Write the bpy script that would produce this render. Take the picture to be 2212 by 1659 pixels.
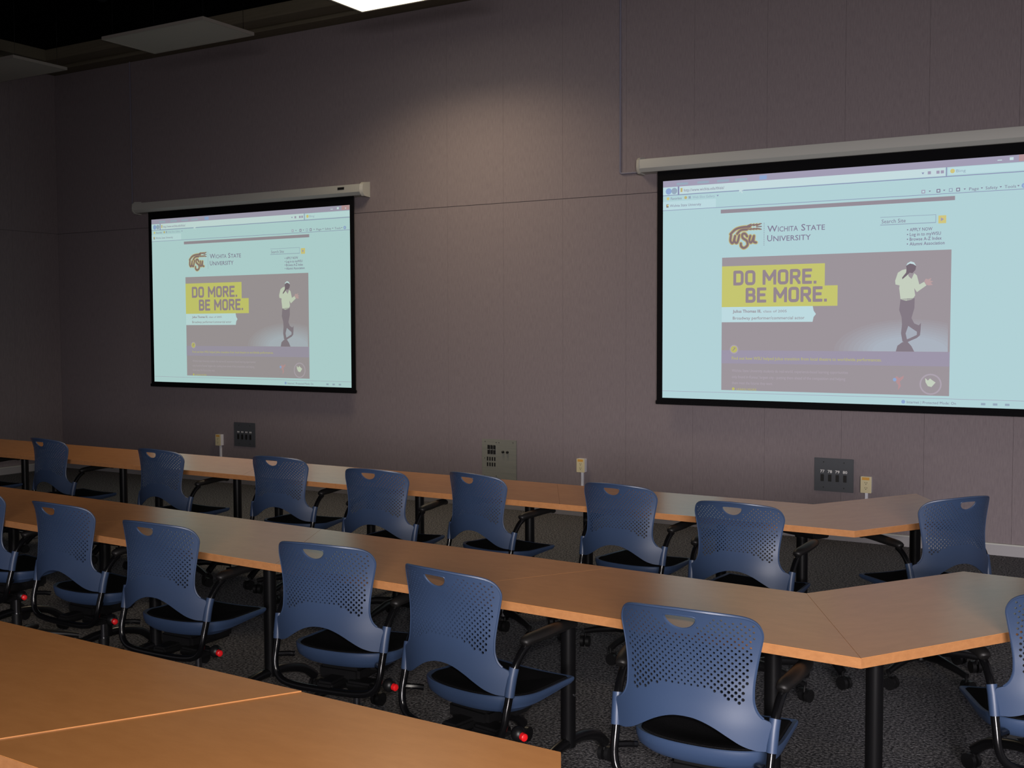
import bpy, bmesh, math, random
from mathutils import Vector, Matrix, geometry
random.seed(7)
R = math.radians
C = bpy.context.scene.collection
for o in list(bpy.data.objects):
    bpy.data.objects.remove(o)
SC = bpy.context.scene

# ------------------------------------------------------------------ camera, world, lights, exposure
EYE = 1.6656
FOCAL = 2404.04
YAW, PITCH, ROLL = -0.53708, 0.050794, -0.003108
cam_data = bpy.data.cameras.new('camera')
cam = bpy.data.objects.new('camera', cam_data)
C.objects.link(cam)
cam_data.sensor_fit = 'HORIZONTAL'
cam_data.sensor_width = 36
cam_data.lens = 36 * FOCAL / 2212
cam_data.clip_start = 0.05
cam_data.clip_end = 200
_r = Vector((math.cos(YAW), -math.sin(YAW), 0))
_f0 = Vector((math.sin(YAW), math.cos(YAW), 0))
_u0 = Vector((0, 0, 1))
_f = math.cos(PITCH) * _f0 - math.sin(PITCH) * _u0
_u = math.sin(PITCH) * _f0 + math.cos(PITCH) * _u0
_r2 = math.cos(ROLL) * _r + math.sin(ROLL) * _u
_u2 = -math.sin(ROLL) * _r + math.cos(ROLL) * _u
M = Matrix((( _r2.x, _u2.x, -_f.x, 0), (_r2.y, _u2.y, -_f.y, 0), (_r2.z, _u2.z, -_f.z, EYE), (0, 0, 0, 1)))
cam.matrix_world = M
SC.camera = cam

w = bpy.data.worlds.new('world'); SC.world = w; w.use_nodes = True
bg = w.node_tree.nodes['Background']
bg.inputs[0].default_value = (0.93, 0.88, 0.97, 1)
bg.inputs[1].default_value = 0.24

def light(name, kind, loc, target, energy, color, **kw):
    d = bpy.data.lights.new(name, kind); d.energy = energy; d.color = color
    for k, v in kw.items(): setattr(d, k, v)
    o = bpy.data.objects.new(name, d); C.objects.link(o); o.location = loc
    if target is not None:
        o.rotation_euler = (Vector(target) - Vector(loc)).to_track_quat('-Z', 'Y').to_euler()
    return o
# the camera's own flash, just above the lens
fl = Vector((0.0, 0.0, EYE)) + 0.02 * _r2 + 0.07 * _u2
light('camera_flash', 'AREA', fl, fl + _f, 34, (1.0, 0.93, 0.86), shape='RECTANGLE', size=0.045, size_y=0.03, spread=R(120))
# the lit ceiling troffer near the wall (its tube light below the lens)
LIT = (-5.47, 7.46, 4.36)
light('troffer_light', 'AREA', LIT, (LIT[0], LIT[1], 0), 36, (1.0, 0.80, 0.54), shape='RECTANGLE', size=1.3, size_y=0.58, spread=R(135))
# added broad frontal light behind the camera, right of it; its source is unseen
light('rear_fill_light', 'AREA', (3.6, -6.0, 2.1), (-2.2, 8.7, -2.6), 205, (1.0, 0.93, 0.95), shape='RECTANGLE', size=3.0, size_y=2.2, spread=R(62))
SC.view_settings.view_transform = 'Standard'
SC.view_settings.look = 'None'
SC.view_settings.exposure = 0
SC.view_settings.gamma = 1
SC.view_settings.use_curve_mapping = False

# ------------------------------------------------------------------ materials
def lin(c):
    return tuple((x / 255 / 12.92) if x / 255 <= 0.04045 else ((x / 255 + 0.055) / 1.055) ** 2.4 for x in c) + (1,)
def mat(name, col, rough=0.6, metal=0.0, spec=0.5, noise=None, bump=None, emit=None, coat=0):
    m = bpy.data.materials.new(name); m.use_nodes = True
    nt = m.node_tree; b = nt.nodes['Principled BSDF']
    b.inputs['Base Color'].default_value = tuple(col) + (1,)
    b.inputs['Roughness'].default_value = rough
    b.inputs['Metallic'].default_value = metal
    b.inputs['Specular IOR Level'].default_value = spec
    if coat: b.inputs['Coat Weight'].default_value = coat; b.inputs['Coat Roughness'].default_value = 0.1
    if emit:
        b.inputs['Emission Color'].default_value = tuple(emit[0]) + (1,)
        b.inputs['Emission Strength'].default_value = emit[1]
    tc = nt.nodes.new('ShaderNodeTexCoord')
    if noise:                       # (scale xyz, col2, detail)
        mp = nt.nodes.new('ShaderNodeMapping'); mp.inputs['Scale'].default_value = noise[0]
        nt.links.new(tc.outputs['Object'], mp.inputs['Vector'])
        nz = nt.nodes.new('ShaderNodeTexNoise'); nz.inputs['Scale'].default_value = 1; nz.inputs['Detail'].default_value = noise[2]
        nz.inputs['Roughness'].default_value = 0.65
        nt.links.new(mp.outputs[0], nz.inputs['Vector'])
        cr = nt.nodes.new('ShaderNodeValToRGB')
        lo, hi = (noise[3], noise[4]) if len(noise) > 3 else (0.3, 0.7)
        cr.color_ramp.elements[0].position = lo; cr.color_ramp.elements[1].position = hi
        cr.color_ramp.elements[0].color = tuple(col) + (1,); cr.color_ramp.elements[1].color = tuple(noise[1]) + (1,)
        nt.links.new(nz.outputs['Fac'], cr.inputs[0]); nt.links.new(cr.outputs[0], b.inputs['Base Color'])
    if bump:                        # (scale xyz, strength, distance)
        mp = nt.nodes.new('ShaderNodeMapping'); mp.inputs['Scale'].default_value = bump[0]
        nt.links.new(tc.outputs['Object'], mp.inputs['Vector'])
        nz = nt.nodes.new('ShaderNodeTexNoise'); nz.inputs['Scale'].default_value = 1; nz.inputs['Detail'].default_value = 3
        nt.links.new(mp.outputs[0], nz.inputs['Vector'])
        bp = nt.nodes.new('ShaderNodeBump'); bp.inputs['Strength'].default_value = bump[1]; bp.inputs['Distance'].default_value = bump[2]
        nt.links.new(nz.outputs['Fac'], bp.inputs['Height']); nt.links.new(bp.outputs[0], b.inputs['Normal'])
    return m
def emis(name, rgb, k=1.0):
    m = bpy.data.materials.new(name); m.use_nodes = True
    nt = m.node_tree; nt.nodes.clear()
    e = nt.nodes.new('ShaderNodeEmission'); e.inputs[0].default_value = lin(rgb); e.inputs[1].default_value = k
    o = nt.nodes.new('ShaderNodeOutputMaterial'); nt.links.new(e.outputs[0], o.inputs[0])
    return m
M_WALL = mat('wall_fabric', (0.175, 0.148, 0.158), 0.95, spec=0.1, noise=((150, 150, 14), (0.225, 0.192, 0.20), 4), bump=((260, 260, 60), 0.3, 0.002))
M_GAP = mat('wall_backing', (0.09, 0.077, 0.082), 0.9)
M_CARPET = mat('carpet', (0.030, 0.031, 0.036), 1.0, spec=0.05, noise=((85, 85, 85), (0.24, 0.235, 0.245), 6, 0.42, 0.66), bump=((95, 95, 95), 0.9, 0.012))
M_BASE = mat('baseboard_vinyl', (0.30, 0.29, 0.30), 0.45)
M_WOOD = mat('maple_laminate', (0.53, 0.225, 0.070), 0.26, spec=0.27, noise=((9, 24, 9), (0.60, 0.262, 0.084), 6, 0.3, 0.75))
M_EDGE = mat('maple_edge', (0.36, 0.158, 0.060), 0.42, spec=0.3, noise=((40, 40, 60), (0.43, 0.195, 0.075), 3))
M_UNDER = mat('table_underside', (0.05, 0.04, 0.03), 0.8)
M_BLACK = mat('black_enamel', (0.003, 0.003, 0.0035), 0.16, spec=0.35)
M_LEG = mat('black_leg_enamel', (0.0035, 0.0035, 0.004), 0.3, spec=0.3)
M_PAD = mat('black_armrest_polyurethane', (0.006, 0.0055, 0.0055), 0.5, spec=0.3)
M_SEAT = mat('black_seat_fabric', (0.003, 0.003, 0.0035), 1.0, spec=0.04, noise=((400, 400, 400), (0.010, 0.010, 0.011), 2))
M_BLUE = mat('slate_blue_plastic', (0.031, 0.055, 0.115), 0.43, spec=0.5, bump=((900, 900, 900), 0.15, 0.0005))
M_PLASTIC = mat('black_plastic', (0.005, 0.005, 0.0055), 0.4, spec=0.35)
M_RED = mat('red_plastic', (0.75, 0.008, 0.012), 0.4)
M_CHROME = mat('chrome', (0.4, 0.4, 0.42), 0.18, 1.0)
M_CASE = mat('screen_case_white', (0.42, 0.42, 0.39), 0.5)
M_BORDER = mat('screen_border_black', (0.004, 0.004, 0.005), 0.9, spec=0.1)
M_STEEL = mat('brushed_steel_plate', (0.21, 0.215, 0.19), 0.5, 0.3, noise=((3, 3, 120), (0.26, 0.26, 0.22), 3))
M_GREY = mat('grey_painted_plate', (0.060, 0.066, 0.076), 0.5)
M_DARK = mat('black_socket', (0.003, 0.003, 0.003), 0.6)
M_IVORY = mat('ivory_plastic', (0.62, 0.55, 0.34), 0.5)
M_LABEL = mat('orange_label', (0.62, 0.33, 0.06), 0.6)
M_WHITEP = mat('white_raceway', (0.68, 0.68, 0.72), 0.5)
M_COND = mat('painted_conduit', (0.15, 0.145, 0.195), 0.5)
M_DECK = mat('black_ceiling_deck', (0.0035, 0.0035, 0.004), 1.0, spec=0)
M_DUCT = mat('dark_duct', (0.010, 0.013, 0.018), 0.7, spec=0.2)
M_TRIM = mat('ceiling_trim', (0.11, 0.095, 0.063), 0.8, noise=((2, 60, 60), (0.14, 0.12, 0.08), 3))
M_LENS = mat('unlit_lens', (0.36, 0.33, 0.30), 0.6)
M_FIX = mat('fixture_body', (0.30, 0.28, 0.25), 0.5)
M_LIT = mat('lit_lens', (0.9, 0.9, 0.8), 0.5, emit=((1.0, 0.93, 0.72), 2.6))
M_PRINT = mat('white_print', (0.7, 0.7, 0.7), 0.6)

# ------------------------------------------------------------------ helpers
class MB:
    def __init__(s): s.v = []; s.f = []; s.mi = []; s.sm = []
    def add(s, vs, fs, mi=0, smooth=False):
        n = len(s.v); s.v += [tuple(v) for v in vs]
        for f in fs: s.f.append(tuple(i + n for i in f)); s.mi.append(mi); s.sm.append(smooth)
    def box(s, a, b, mi=0, bev=0.0, mat4=None):
        x0, y0, z0 = a; x1, y1, z1 = b
        if bev <= 0:
            vs = [(x0,y0,z0),(x1,y0,z0),(x1,y1,z0),(x0,y1,z0),(x0,y0,z1),(x1,y0,z1),(x1,y1,z1),(x0,y1,z1)]
            fs = [(0,3,2,1),(4,5,6,7),(0,1,5,4),(1,2,6,5),(2,3,7,6),(3,0,4,7)]
        else:
            bm = bmesh.new(); bmesh.ops.create_cube(bm, size=1)
            for v in bm.verts:
                v.co = Vector(((x0+x1)/2 + v.co.x*(x1-x0), (y0+y1)/2 + v.co.y*(y1-y0), (z0+z1)/2 + v.co.z*(z1-z0)))
            bmesh.ops.bevel(bm, geom=bm.edges[:], offset=bev, segments=2, affect='EDGES')
            bm.verts.index_update(); vs = [v.co.copy() for v in bm.verts]; fs = [[v.index for v in f.verts] for f in bm.faces]; bm.free()
        if mat4: vs = [mat4 @ Vector(v) for v in vs]
        s.add(vs, fs, mi, bev > 0)
    def tube(s, pts, r, n=10, mi=0, caps=True, squash=None):
        pts = [Vector(p) for p in pts]; rs = r if isinstance(r, (list, tuple)) else [r] * len(pts)
        t0 = (pts[1] - pts[0]).normalized()
        a = Vector((0, 0, 1)) if abs(t0.z) < 0.9 else Vector((1, 0, 0))
        nrm = t0.cross(a).normalized(); vs = []; fs = []
        for i, p in enumerate(pts):
            if i == 0: t = t0
            elif i == len(pts) - 1: t = (pts[i] - pts[i-1]).normalized()
            else: t = ((pts[i] - pts[i-1]).normalized() + (pts[i+1] - pts[i]).normalized()).normalized()
            nrm = (nrm - t * nrm.dot(t)).normalized(); bn = t.cross(nrm)
            for k in range(n):
                an = 2 * math.pi * k / n
                q = nrm * math.cos(an) * rs[i] + bn * math.sin(an) * rs[i]
                if squash: q = Vector((q.x * squash[0], q.y * squash[1], q.z * squash[2]))
                vs.append(p + q)
        for i in range(len(pts) - 1):
            for k in range(n):
                k2 = (k + 1) % n
                fs.append((i*n + k, i*n + k2, (i+1)*n + k2, (i+1)*n + k))
        s.add(vs, fs, mi, True)
        if caps:
            m = len(pts) - 1
            s.add([vs[k] for k in range(n)], [tuple(range(n - 1, -1, -1))], mi)
            s.add([vs[m*n + k] for k in range(n)], [tuple(range(n))], mi)
    def prism(s, poly, z0, z1, mi=0, mi_side=None, mi_bot=None):
        n = len(poly); ms = mi if mi_side is None else mi_side
        s.add([(x, y, z1) for x, y in poly], [tuple(range(n))], mi)
        s.add([(x, y, z0) for x, y in poly], [tuple(range(n - 1, -1, -1))], mi if mi_bot is None else mi_bot)
        for i in range(n):
            a, b = poly[i], poly[(i+1) % n]
            s.add([(a[0],a[1],z0),(b[0],b[1],z0),(b[0],b[1],z1),(a[0],a[1],z1)], [(0,1,2,3)], ms)
    def sphere(s, c, r, n=12, mi=0):
        vs = []; fs = []
        for i in range(n // 2 + 1):
            ph = math.pi * i / (n // 2)
            for k in range(n):
                th = 2 * math.pi * k / n
                vs.append((c[0] + r*math.sin(ph)*math.cos(th), c[1] + r*math.sin(ph)*math.sin(th), c[2] + r*math.cos(ph)))
        for i in range(n // 2):
            for k in range(n):
                k2 = (k+1) % n
                fs.append((i*n+k, (i+1)*n+k, (i+1)*n+k2, i*n+k2))
        s.add(vs, fs, mi, True)
    def mesh(s, name, mats, angle=40):
        me = bpy.data.meshes.new(name); me.from_pydata(s.v, [], s.f)
        for m in (mats if isinstance(mats, (list, tuple)) else [mats]): me.materials.append(m)
        me.polygons.foreach_set('material_index', s.mi); me.polygons.foreach_set('use_smooth', s.sm)
        me.validate(); me.update()
        bm = bmesh.new(); bm.from_mesh(me); bmesh.ops.remove_doubles(bm, verts=bm.verts, dist=1e-5)
        bmesh.ops.recalc_face_normals(bm, faces=bm.faces); bm.to_mesh(me); bm.free()
        me.set_sharp_from_angle(angle=R(angle))
        return me
    def build(s, name, mats, parent=None, loc=None, angle=40):
        return link(name, s.mesh(name, mats, angle), parent, loc)
def link(name, me, parent=None, loc=None):
    o = bpy.data.objects.new(name, me); C.objects.link(o)
    if parent: o.parent = parent
    if loc is not None: o.location = loc
    return o
def thing(name, label, cat, loc=(0, 0, 0), rz=0, group=None):
    o = bpy.data.objects.new(name, None); C.objects.link(o); o.empty_display_size = 0.1
    o.location = loc; o.rotation_euler = (0, 0, rz); tag(o, label, cat, group); return o
def tag(o, label, cat, group=None):
    o['label'] = label; o['category'] = cat
    if group: o['group'] = group
    return o
def struct(o): o['kind'] = 'structure'; return o
KIDS = {}
def copy_tree(src, parent=None):
    c = src.copy(); C.objects.link(c)
    if parent: c.parent = parent
    for ch in [x for x in ALL_CHILDREN(src)]: copy_tree(ch, c)
    return c
def ALL_CHILDREN(o): return KIDS.get(o.name, [])
def index_children(root):
    for o in list(bpy.data.objects):
        if o.parent: KIDS.setdefault(o.parent.name, [])
    for o in list(bpy.data.objects):
        if o.parent and o not in KIDS[o.parent.name]: KIDS[o.parent.name].append(o)
def catmull(P, n=6, closed=False):
    P = [Vector(p) for p in P]; out = []; m = len(P)
    rng = range(m) if closed else range(m - 1)
    for i in rng:
        p0 = P[(i-1) % m] if closed or i > 0 else P[0]; p1 = P[i]; p2 = P[(i+1) % m]
        p3 = P[(i+2) % m] if closed or i + 2 < m else P[-1]
        for k in range(n):
            t = k / n
            out.append(0.5 * ((2*p1) + (-p0+p2)*t + (2*p0-5*p1+4*p2-p3)*t*t + (-p0+3*p1-3*p2+p3)*t**3))
    if not closed: out.append(P[-1])
    return out

# ------------------------------------------------------------------ the setting
D = 8.719          # main wall plane
XL = -11.494       # left wall plane
WT = 4.66          # top of wall panels
XR = 4.5
o = MB(); o.box((XL - 0.2, -7, -0.1), (XR, D + 0.2, 0)); floor = struct(o.build('floor', M_CARPET))
o = MB(); o.box((XL - 0.2, D, 0), (XR, D + 0.15, WT + 0.01)); o.box((XL - 0.2, D + 0.0, WT + 0.01), (XR, D + 0.15, 6.0), 1); wall_back = struct(o.build('wall_back', [M_GAP, M_DECK]))
o = MB(); o.box((XL - 0.15, -3, 0), (XL, D, WT + 0.01)); o.box((XL - 0.15, -3, WT + 0.01), (XL, D, 6.0), 1); wall_left = struct(o.build('wall_left', [M_GAP, M_DECK]))
o = MB(); o.box((XL - 0.2, -6, 6.0), (XR, D + 0.2, 6.1)); ceiling = struct(o.build('ceiling', M_DECK))
SEAM = 2.794
def panel(parent, a, b):
    m = MB(); m.box(a, b); return m.build('wall_panel', M_WALL, parent)
x0 = -3.434; P_W = 0.6123; g = 0.0007
k = -14
xs = [XL + 0.012] + [x0 + P_W * i for i in range(-13, 12) if XL + 0.1 < x0 + P_W * i < XR] + [XR]
for i in range(len(xs) - 1):
    for z0, z1 in ((0.0, SEAM), (SEAM, WT)):
        panel(wall_back, (xs[i] + g, D - 0.012, z0 + 0.0026), (xs[i+1] - g, D, z1 - 0.0026))
ys = [D - 0.012 - P_W * i for i in range(0, 9)]
for i in range(len(ys) - 1):
    for z0, z1 in ((0.0, SEAM), (SEAM, WT)):
        panel(wall_left, (XL, ys[i+1] + g, z0 + 0.0018), (XL + 0.012, ys[i] - g, z1 - 0.0018))
# baseboards: a vinyl face with a thin top lip, coloured paler for the light it catches
def baseboard(name, a, b, lip_a, lip_b):
    m = MB(); m.box(a, b, 0, 0.003); m.box(lip_a, lip_b, 1); return struct(m.build(name, [M_BASE, M_CASE]))
baseboard('baseboard_back', (XL + 0.03, D - 0.035, 0), (XR, D - 0.012, 0.082), (XL + 0.03, D - 0.04, 0.078), (XR, D - 0.012, 0.088))
baseboard('baseboard_left', (XL + 0.012, 4.0, 0), (XL + 0.035, D - 0.012, 0.082), (XL + 0.012, 4.0, 0.078), (XL + 0.04, D - 0.012, 0.088))
# stepped timber-coloured trim where the panels stop below the open ceiling
for nm, y0, y1, z0 in (('trim_1', D - 0.20, D, WT), ('trim_2', D - 0.46, D - 0.25, WT + 0.03)):
    m = MB(); m.box((XL, y0, z0), (XR, y1, z0 + 0.12)); struct(m.build(nm, M_TRIM))
for nm, xa, xb, z0 in (('trim_3', XL, XL + 0.20, WT), ('trim_4', XL + 0.25, XL + 0.46, WT + 0.03)):
    m = MB(); m.box((xa, 3.5, z0), (xb, D - (0.2 if nm == 'trim_3' else 0.46), z0 + 0.12)); struct(m.build(nm, M_TRIM))

# ------------------------------------------------------------------ ceiling services and light fixtures
def duct(pts, r, label):
    m = MB(); m.tube(pts, r, 16); return tag(m.build('air_duct', M_DUCT), label, 'duct')
duct([(-13 + 1.6, 5.6, 5.45), (-2, 5.6, 5.45)], 0.22, 'long dark round duct high in the open black ceiling, parallel to the screen wall')
duct([(-9.6, 7.9, 5.2), (-9.6, -1, 5.2)], 0.16, 'dark round duct high in the black ceiling above the hanging lights')
for i, x in enumerate((-8.1, -5.9)):
    m = MB(); m.box((x - 0.03, 0, 5.7), (x + 0.03, D, 5.72)); m.box((x - 0.03, 0, 5.95), (x + 0.03, D, 5.97)); m.box((x - 0.006, 0, 5.72), (x + 0.006, D, 5.95))
    tag(m.build('ceiling_beam', M_DUCT), ('dark steel beam high in the black ceiling above the left screen', 'dark steel beam high in the black ceiling next to the lit fixture')[i], 'beam', 'steel ceiling beams')
FIX = [(-10.81, 7.53), (-8.14, 7.53), (-5.47, 7.46)]
FL = ['unlit white rectangular ceiling light cut off by the left picture edge', 'unlit white rectangular ceiling light hanging above the left screen', 'glowing rectangular ceiling light cut by the top picture edge']
for i, (fx, fy) in enumerate(FIX):
    t = thing('ceiling_light', FL[i], 'ceiling light', (fx, fy, 4.4), 0, 'rectangular ceiling lights')
    m = MB()
    m.box((-0.67, -0.32, 0.0), (0.67, -0.30, 0.03)); m.box((-0.67, 0.30, 0.0), (0.67, 0.32, 0.03))
    m.box((-0.67, -0.30, 0.0), (-0.65, 0.30, 0.03)); m.box((0.65, -0.30, 0.0), (0.67, 0.30, 0.03)); m.box((-0.65, -0.30, 0.02), (0.65, 0.30, 0.03))
    m.build('housing', M_FIX, t)
    m = MB(); m.box((-0.65, -0.30, 0.004), (0.65, 0.30, 0.012)); m.build('lens', M_LIT if i == 2 else M_LENS, t)
    for sx in (-0.6, 0.6):
        for sy in (-0.25, 0.25):
            m = MB(); m.tube([(sx, sy, 0.03), (sx, sy, 1.59)], 0.002, 5); m.build('suspension_wire', M_CHROME, t)

# ------------------------------------------------------------------ wall fittings
def plate_box(x0, x1, z0, z1, t): return (x0, D - 0.012 - t, z0), (x1, D - 0.012, z1)
FONT_CACHE = {}
def text_polys(s, bold=0.0, spacing=1.0):
    key = (s, bold, spacing)
    if key not in FONT_CACHE:
        cu = bpy.data.curves.new('txt', 'FONT'); cu.body = s; cu.offset = bold; cu.resolution_u = 2; cu.fill_mode = 'FRONT'
        cu.space_character = spacing
        ob = bpy.data.objects.new('txt', cu); C.objects.link(ob)
        dg = bpy.context.evaluated_depsgraph_get(); dg.update()
        me = bpy.data.meshes.new_from_object(ob.evaluated_get(dg))
        vs = [(v.co.x, v.co.y) for v in me.vertices]; fs = [tuple(p.vertices) for p in me.polygons]
        bpy.data.objects.remove(ob); bpy.data.curves.remove(cu); bpy.data.meshes.remove(me)
        FONT_CACHE[key] = (vs, fs)
    return FONT_CACHE[key]
def text_into(mb, s, x0, x1, z0, z1, y, mi=0, bold=0.0, spacing=1.0, full=True):
    """letters s fitted into x0..x1 and z0 (baseline)..z1 (cap height) on the plane y"""
    vs, fs = text_polys(s, bold, spacing)
    if not vs: return
    xa = min(v[0] for v in vs); xb = max(v[0] for v in vs)
    cap = 0.729
    kx = (x1 - x0) / (xb - xa); kz = (z1 - z0) / cap
    mb.add([(x0 + (v[0] - xa) * kx, y, z0 + v[1] * kz) for v in vs], fs, mi)

def switch_plate(x0, x1, z0, z1, label, nums):
    t = thing('switch_plate', label, 'wall plate', ((x0 + x1) / 2, D - 0.012, z0), 0, 'grey numbered wall plates')
    w2 = (x1 - x0) / 2; h = z1 - z0
    m = MB(); m.box((-w2, -0.008, 0), (w2, 0, h), 0, 0.002); m.build('plate', M_GREY, t)
    for i in range(4):
        cx = -w2 + 0.064 + i * 0.0585
        m = MB(); m.box((cx - 0.013, -0.0135, h * 0.30), (cx + 0.013, -0.0085, h * 0.51), 0, 0.002); m.build('switch', M_DARK, t)
    for i in range(4):
        cx = -w2 + 0.064 + i * 0.0585; m = MB()
        if nums: text_into(m, nums[i], cx - 0.017, cx + 0.017, h * 0.56, h * 0.645, -0.0086, 0, 0.02)
        else:
            for q in (-0.009, 0.009): m.box((cx + q - 0.005, -0.0088, h * 0.575), (cx + q + 0.005, -0.0082, h * 0.635))
        m.build('number', M_PRINT, t)
    for sx in (-w2 * 0.52, w2 * 0.52):
        for z in (h * 0.12, h * 0.88):
            m = MB(); m.tube([(sx, -0.0095, z), (sx, -0.0075, z)], 0.0045, 8); m.build('screw', M_DARK, t)
switch_plate(-8.655, -8.35, 0.404, 0.661, 'square dark grey plate of four black switches below the left screen', None)
switch_plate(-2.415, -2.111, 0.377, 0.638, 'square grey plate numbered 77 78 79 80 below the right screen', ['77', '78', '79', '80'])

def outlet(x0, x1, z0, z1, rz0, label, dep_):
    t = thing('power_outlet', label, 'outlet', ((x0 + x1) / 2, D - 0.012, z0), 0, 'surface mounted outlets with raceways')
    w2 = (x1 - x0) / 2; h = z1 - z0
    m = MB(); m.box((-w2, -dep_, 0), (w2, 0, h), 0, 0.003); m.build('box', M_WHITEP, t)
    m = MB(); m.box((-w2 - 0.001, -dep_ - 0.005, -0.001), (w2 + 0.001, -dep_ + 0.0005, h + 0.001), 0, 0.002); m.build('cover_plate', M_IVORY, t)
    m = MB(); m.box((-w2 + 0.010, -dep_ - 0.0058, h - 0.026), (w2 - 0.014, -dep_ - 0.0045, h - 0.005)); m.build('sticker', M_LABEL, t)
    for zc in (h * 0.60, h * 0.28):
        m = MB(); m.box((-0.018, -dep_ - 0.0075, zc - 0.015), (0.018, -dep_ - 0.0045, zc + 0.015), 0, 0.002); s = m.build('socket', M_IVORY, t)
        m = MB()
        for q in (-0.008, 0.006): m.box((q, -dep_ - 0.0082, zc), (q + 0.003, -dep_ - 0.0068, zc + 0.009))
        m.box((-0.002, -dep_ - 0.0082, zc - 0.010), (0.003, -dep_ - 0.0068, zc - 0.004)); m.build('slot', M_DARK, s)
    m = MB(); m.box((-0.011, -0.018, -(z0 - 0.088)), (0.011, 0, 0.001), 0, 0.002); m.build('raceway', M_WHITEP, t)
outlet(-8.89, -8.815, 0.402, 0.522, 0, 'surface outlet box with white raceway beside the left switch plate', 0.045)
outlet(-4.497, -4.42, 0.394, 0.512, 0, 'ivory surface outlet on a white raceway right of the steel plate', 0.045)
outlet(-2.05, -1.97, 0.39, 0.514, 0, 'ivory surface outlet right of the plate numbered 77 to 80', 0.03)

t = thing('connection_plate', 'large steel connection plate with sockets and knobs between the two screens', 'wall plate', (-5.32, D - 0.012, 0.268))
m = MB(); m.box((-0.185, -0.008, 0), (0.185, 0, 0.368), 0, 0.002); m.box((-0.186, -0.010, 0.002), (-0.181, -0.002, 0.366)); m.box((0.163, -0.012, 0.0), (0.185, -0.004, 0.368), 0, 0.002); m.build('plate', M_STEEL, t)
for r_ in range(2):
    for c_ in range(3):
        m = MB(); x = -0.125 + c_ * 0.031; z = 0.275 - r_ * 0.046
        m.box((x, -0.0105, z), (x + 0.022, -0.0075, z + 0.038)); m.build('jack', M_DARK, t)
m = MB()
for c_ in range(3): m.box((-0.101 + c_ * 0.031, -0.013, 0.232), (-0.097 + c_ * 0.031, -0.008, 0.31))
m.build('jack_latches', M_CHROME, t)
for r_ in range(2):
    for c_ in range(4):
        m = MB(); x = -0.132 + c_ * 0.026; z = 0.168 - r_ * 0.052
        m.box((x, -0.0105, z), (x + 0.014, -0.0075, z + 0.035)); m.build('port', M_DARK, t)
for x in (0.045, 0.092):
    m = MB(); m.tube([(x, -0.008, 0.255), (x, -0.022, 0.255)], 0.012, 12, 0); m.sphere((x, -0.026, 0.262), 0.006, 8, 1); m.build('knob', [M_DARK, M_CHROME], t)
for x, z in ((-0.15, 0.345), (-0.03, 0.34), (0.0, 0.34), (-0.155, 0.19), (-0.155, 0.03), (-0.03, 0.03), (0.15, 0.345)):
    m = MB(); m.tube([(x, -0.011, z), (x, -0.0075, z)], 0.004, 8); m.build('screw', M_CHROME, t)

m = MB(); m.tube([(-4.10, D - 0.02, WT), (-4.10, D - 0.02, 2.99), (-4.095, D - 0.02, 2.976), (-4.08, D - 0.02, 2.972), (-3.90, D - 0.02, 2.972)], 0.0085, 8)
tag(m.build('conduit', M_COND), 'thin grey conduit running down to the right screen case', 'conduit')
m = MB(); m.tube([(-10.17, D - 0.02, WT), (-10.17, D - 0.02, 3.06), (-10.16, D - 0.02, 3.02), (-10.13, D - 0.02, 3.01)], 0.007, 8)
tag(m.build('conduit', M_COND), 'thin grey conduit running down to the left screen case', 'conduit')

# ------------------------------------------------------------------ the projected page (metres from the image's top left: u right, v down)
IW, IH = 2.80, 1.795
PAL = dict(bg=(177, 209, 214), lav=(160, 155, 178), bar=(148, 140, 150), dark=(156, 148, 154), band=(156, 149, 168), yel=(196, 196, 112), gold=(188, 176, 122),
           brown=(132, 112, 116), txt=(128, 120, 146), ptxt=(148, 134, 142), pale=(188, 217, 223), line=(136, 142, 176), white=(196, 218, 222), cream=(196, 206, 190),
           leg=(132, 122, 132), pool=(166, 172, 184), ytxt=(186, 184, 108), lt=(172, 162, 174), red=(180, 146, 150), blue=(142, 166, 208), grey=(150, 168, 186), btn=(206, 196, 128), skin=(184, 158, 160), head=(118, 106, 116))
KEYS = list(PAL)
def poly_uv(mb, pts, layer, key):
    from mathutils.geometry import tessellate_polygon
    tri = tessellate_polygon([[Vector((p[0], p[1], 0)) for p in pts]])
    mb.add([(p[0], -0.0006 * layer, -p[1]) for p in pts], [tuple(t) for t in tri], KEYS.index(key))
def rect(mb, u0, v0, u1, v1, layer, key): mb.add([(u0, -0.0006*layer, -v1), (u1, -0.0006*layer, -v1), (u1, -0.0006*layer, -v0), (u0, -0.0006*layer, -v0)], [(0,1,2,3)], KEYS.index(key))
def disc(mb, u, v, r, layer, key, r_in=0, n=28):
    vs = []; fs = []
    if r_in:
        for k in range(n):
            a = 2*math.pi*k/n; vs += [(u + r*math.cos(a), -0.0006*layer, -v + r*math.sin(a)), (u + r_in*math.cos(a), -0.0006*layer, -v + r_in*math.sin(a))]
        fs = [(2*k, (2*k+2) % (2*n), (2*k+3) % (2*n), 2*k+1) for k in range(n)]
    else:
        vs = [(u + r*math.cos(2*math.pi*k/n), -0.0006*layer, -v + r*math.sin(2*math.pi*k/n)) for k in range(n)]; fs = [tuple(range(n))]
    mb.add(vs, fs, KEYS.index(key))
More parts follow.
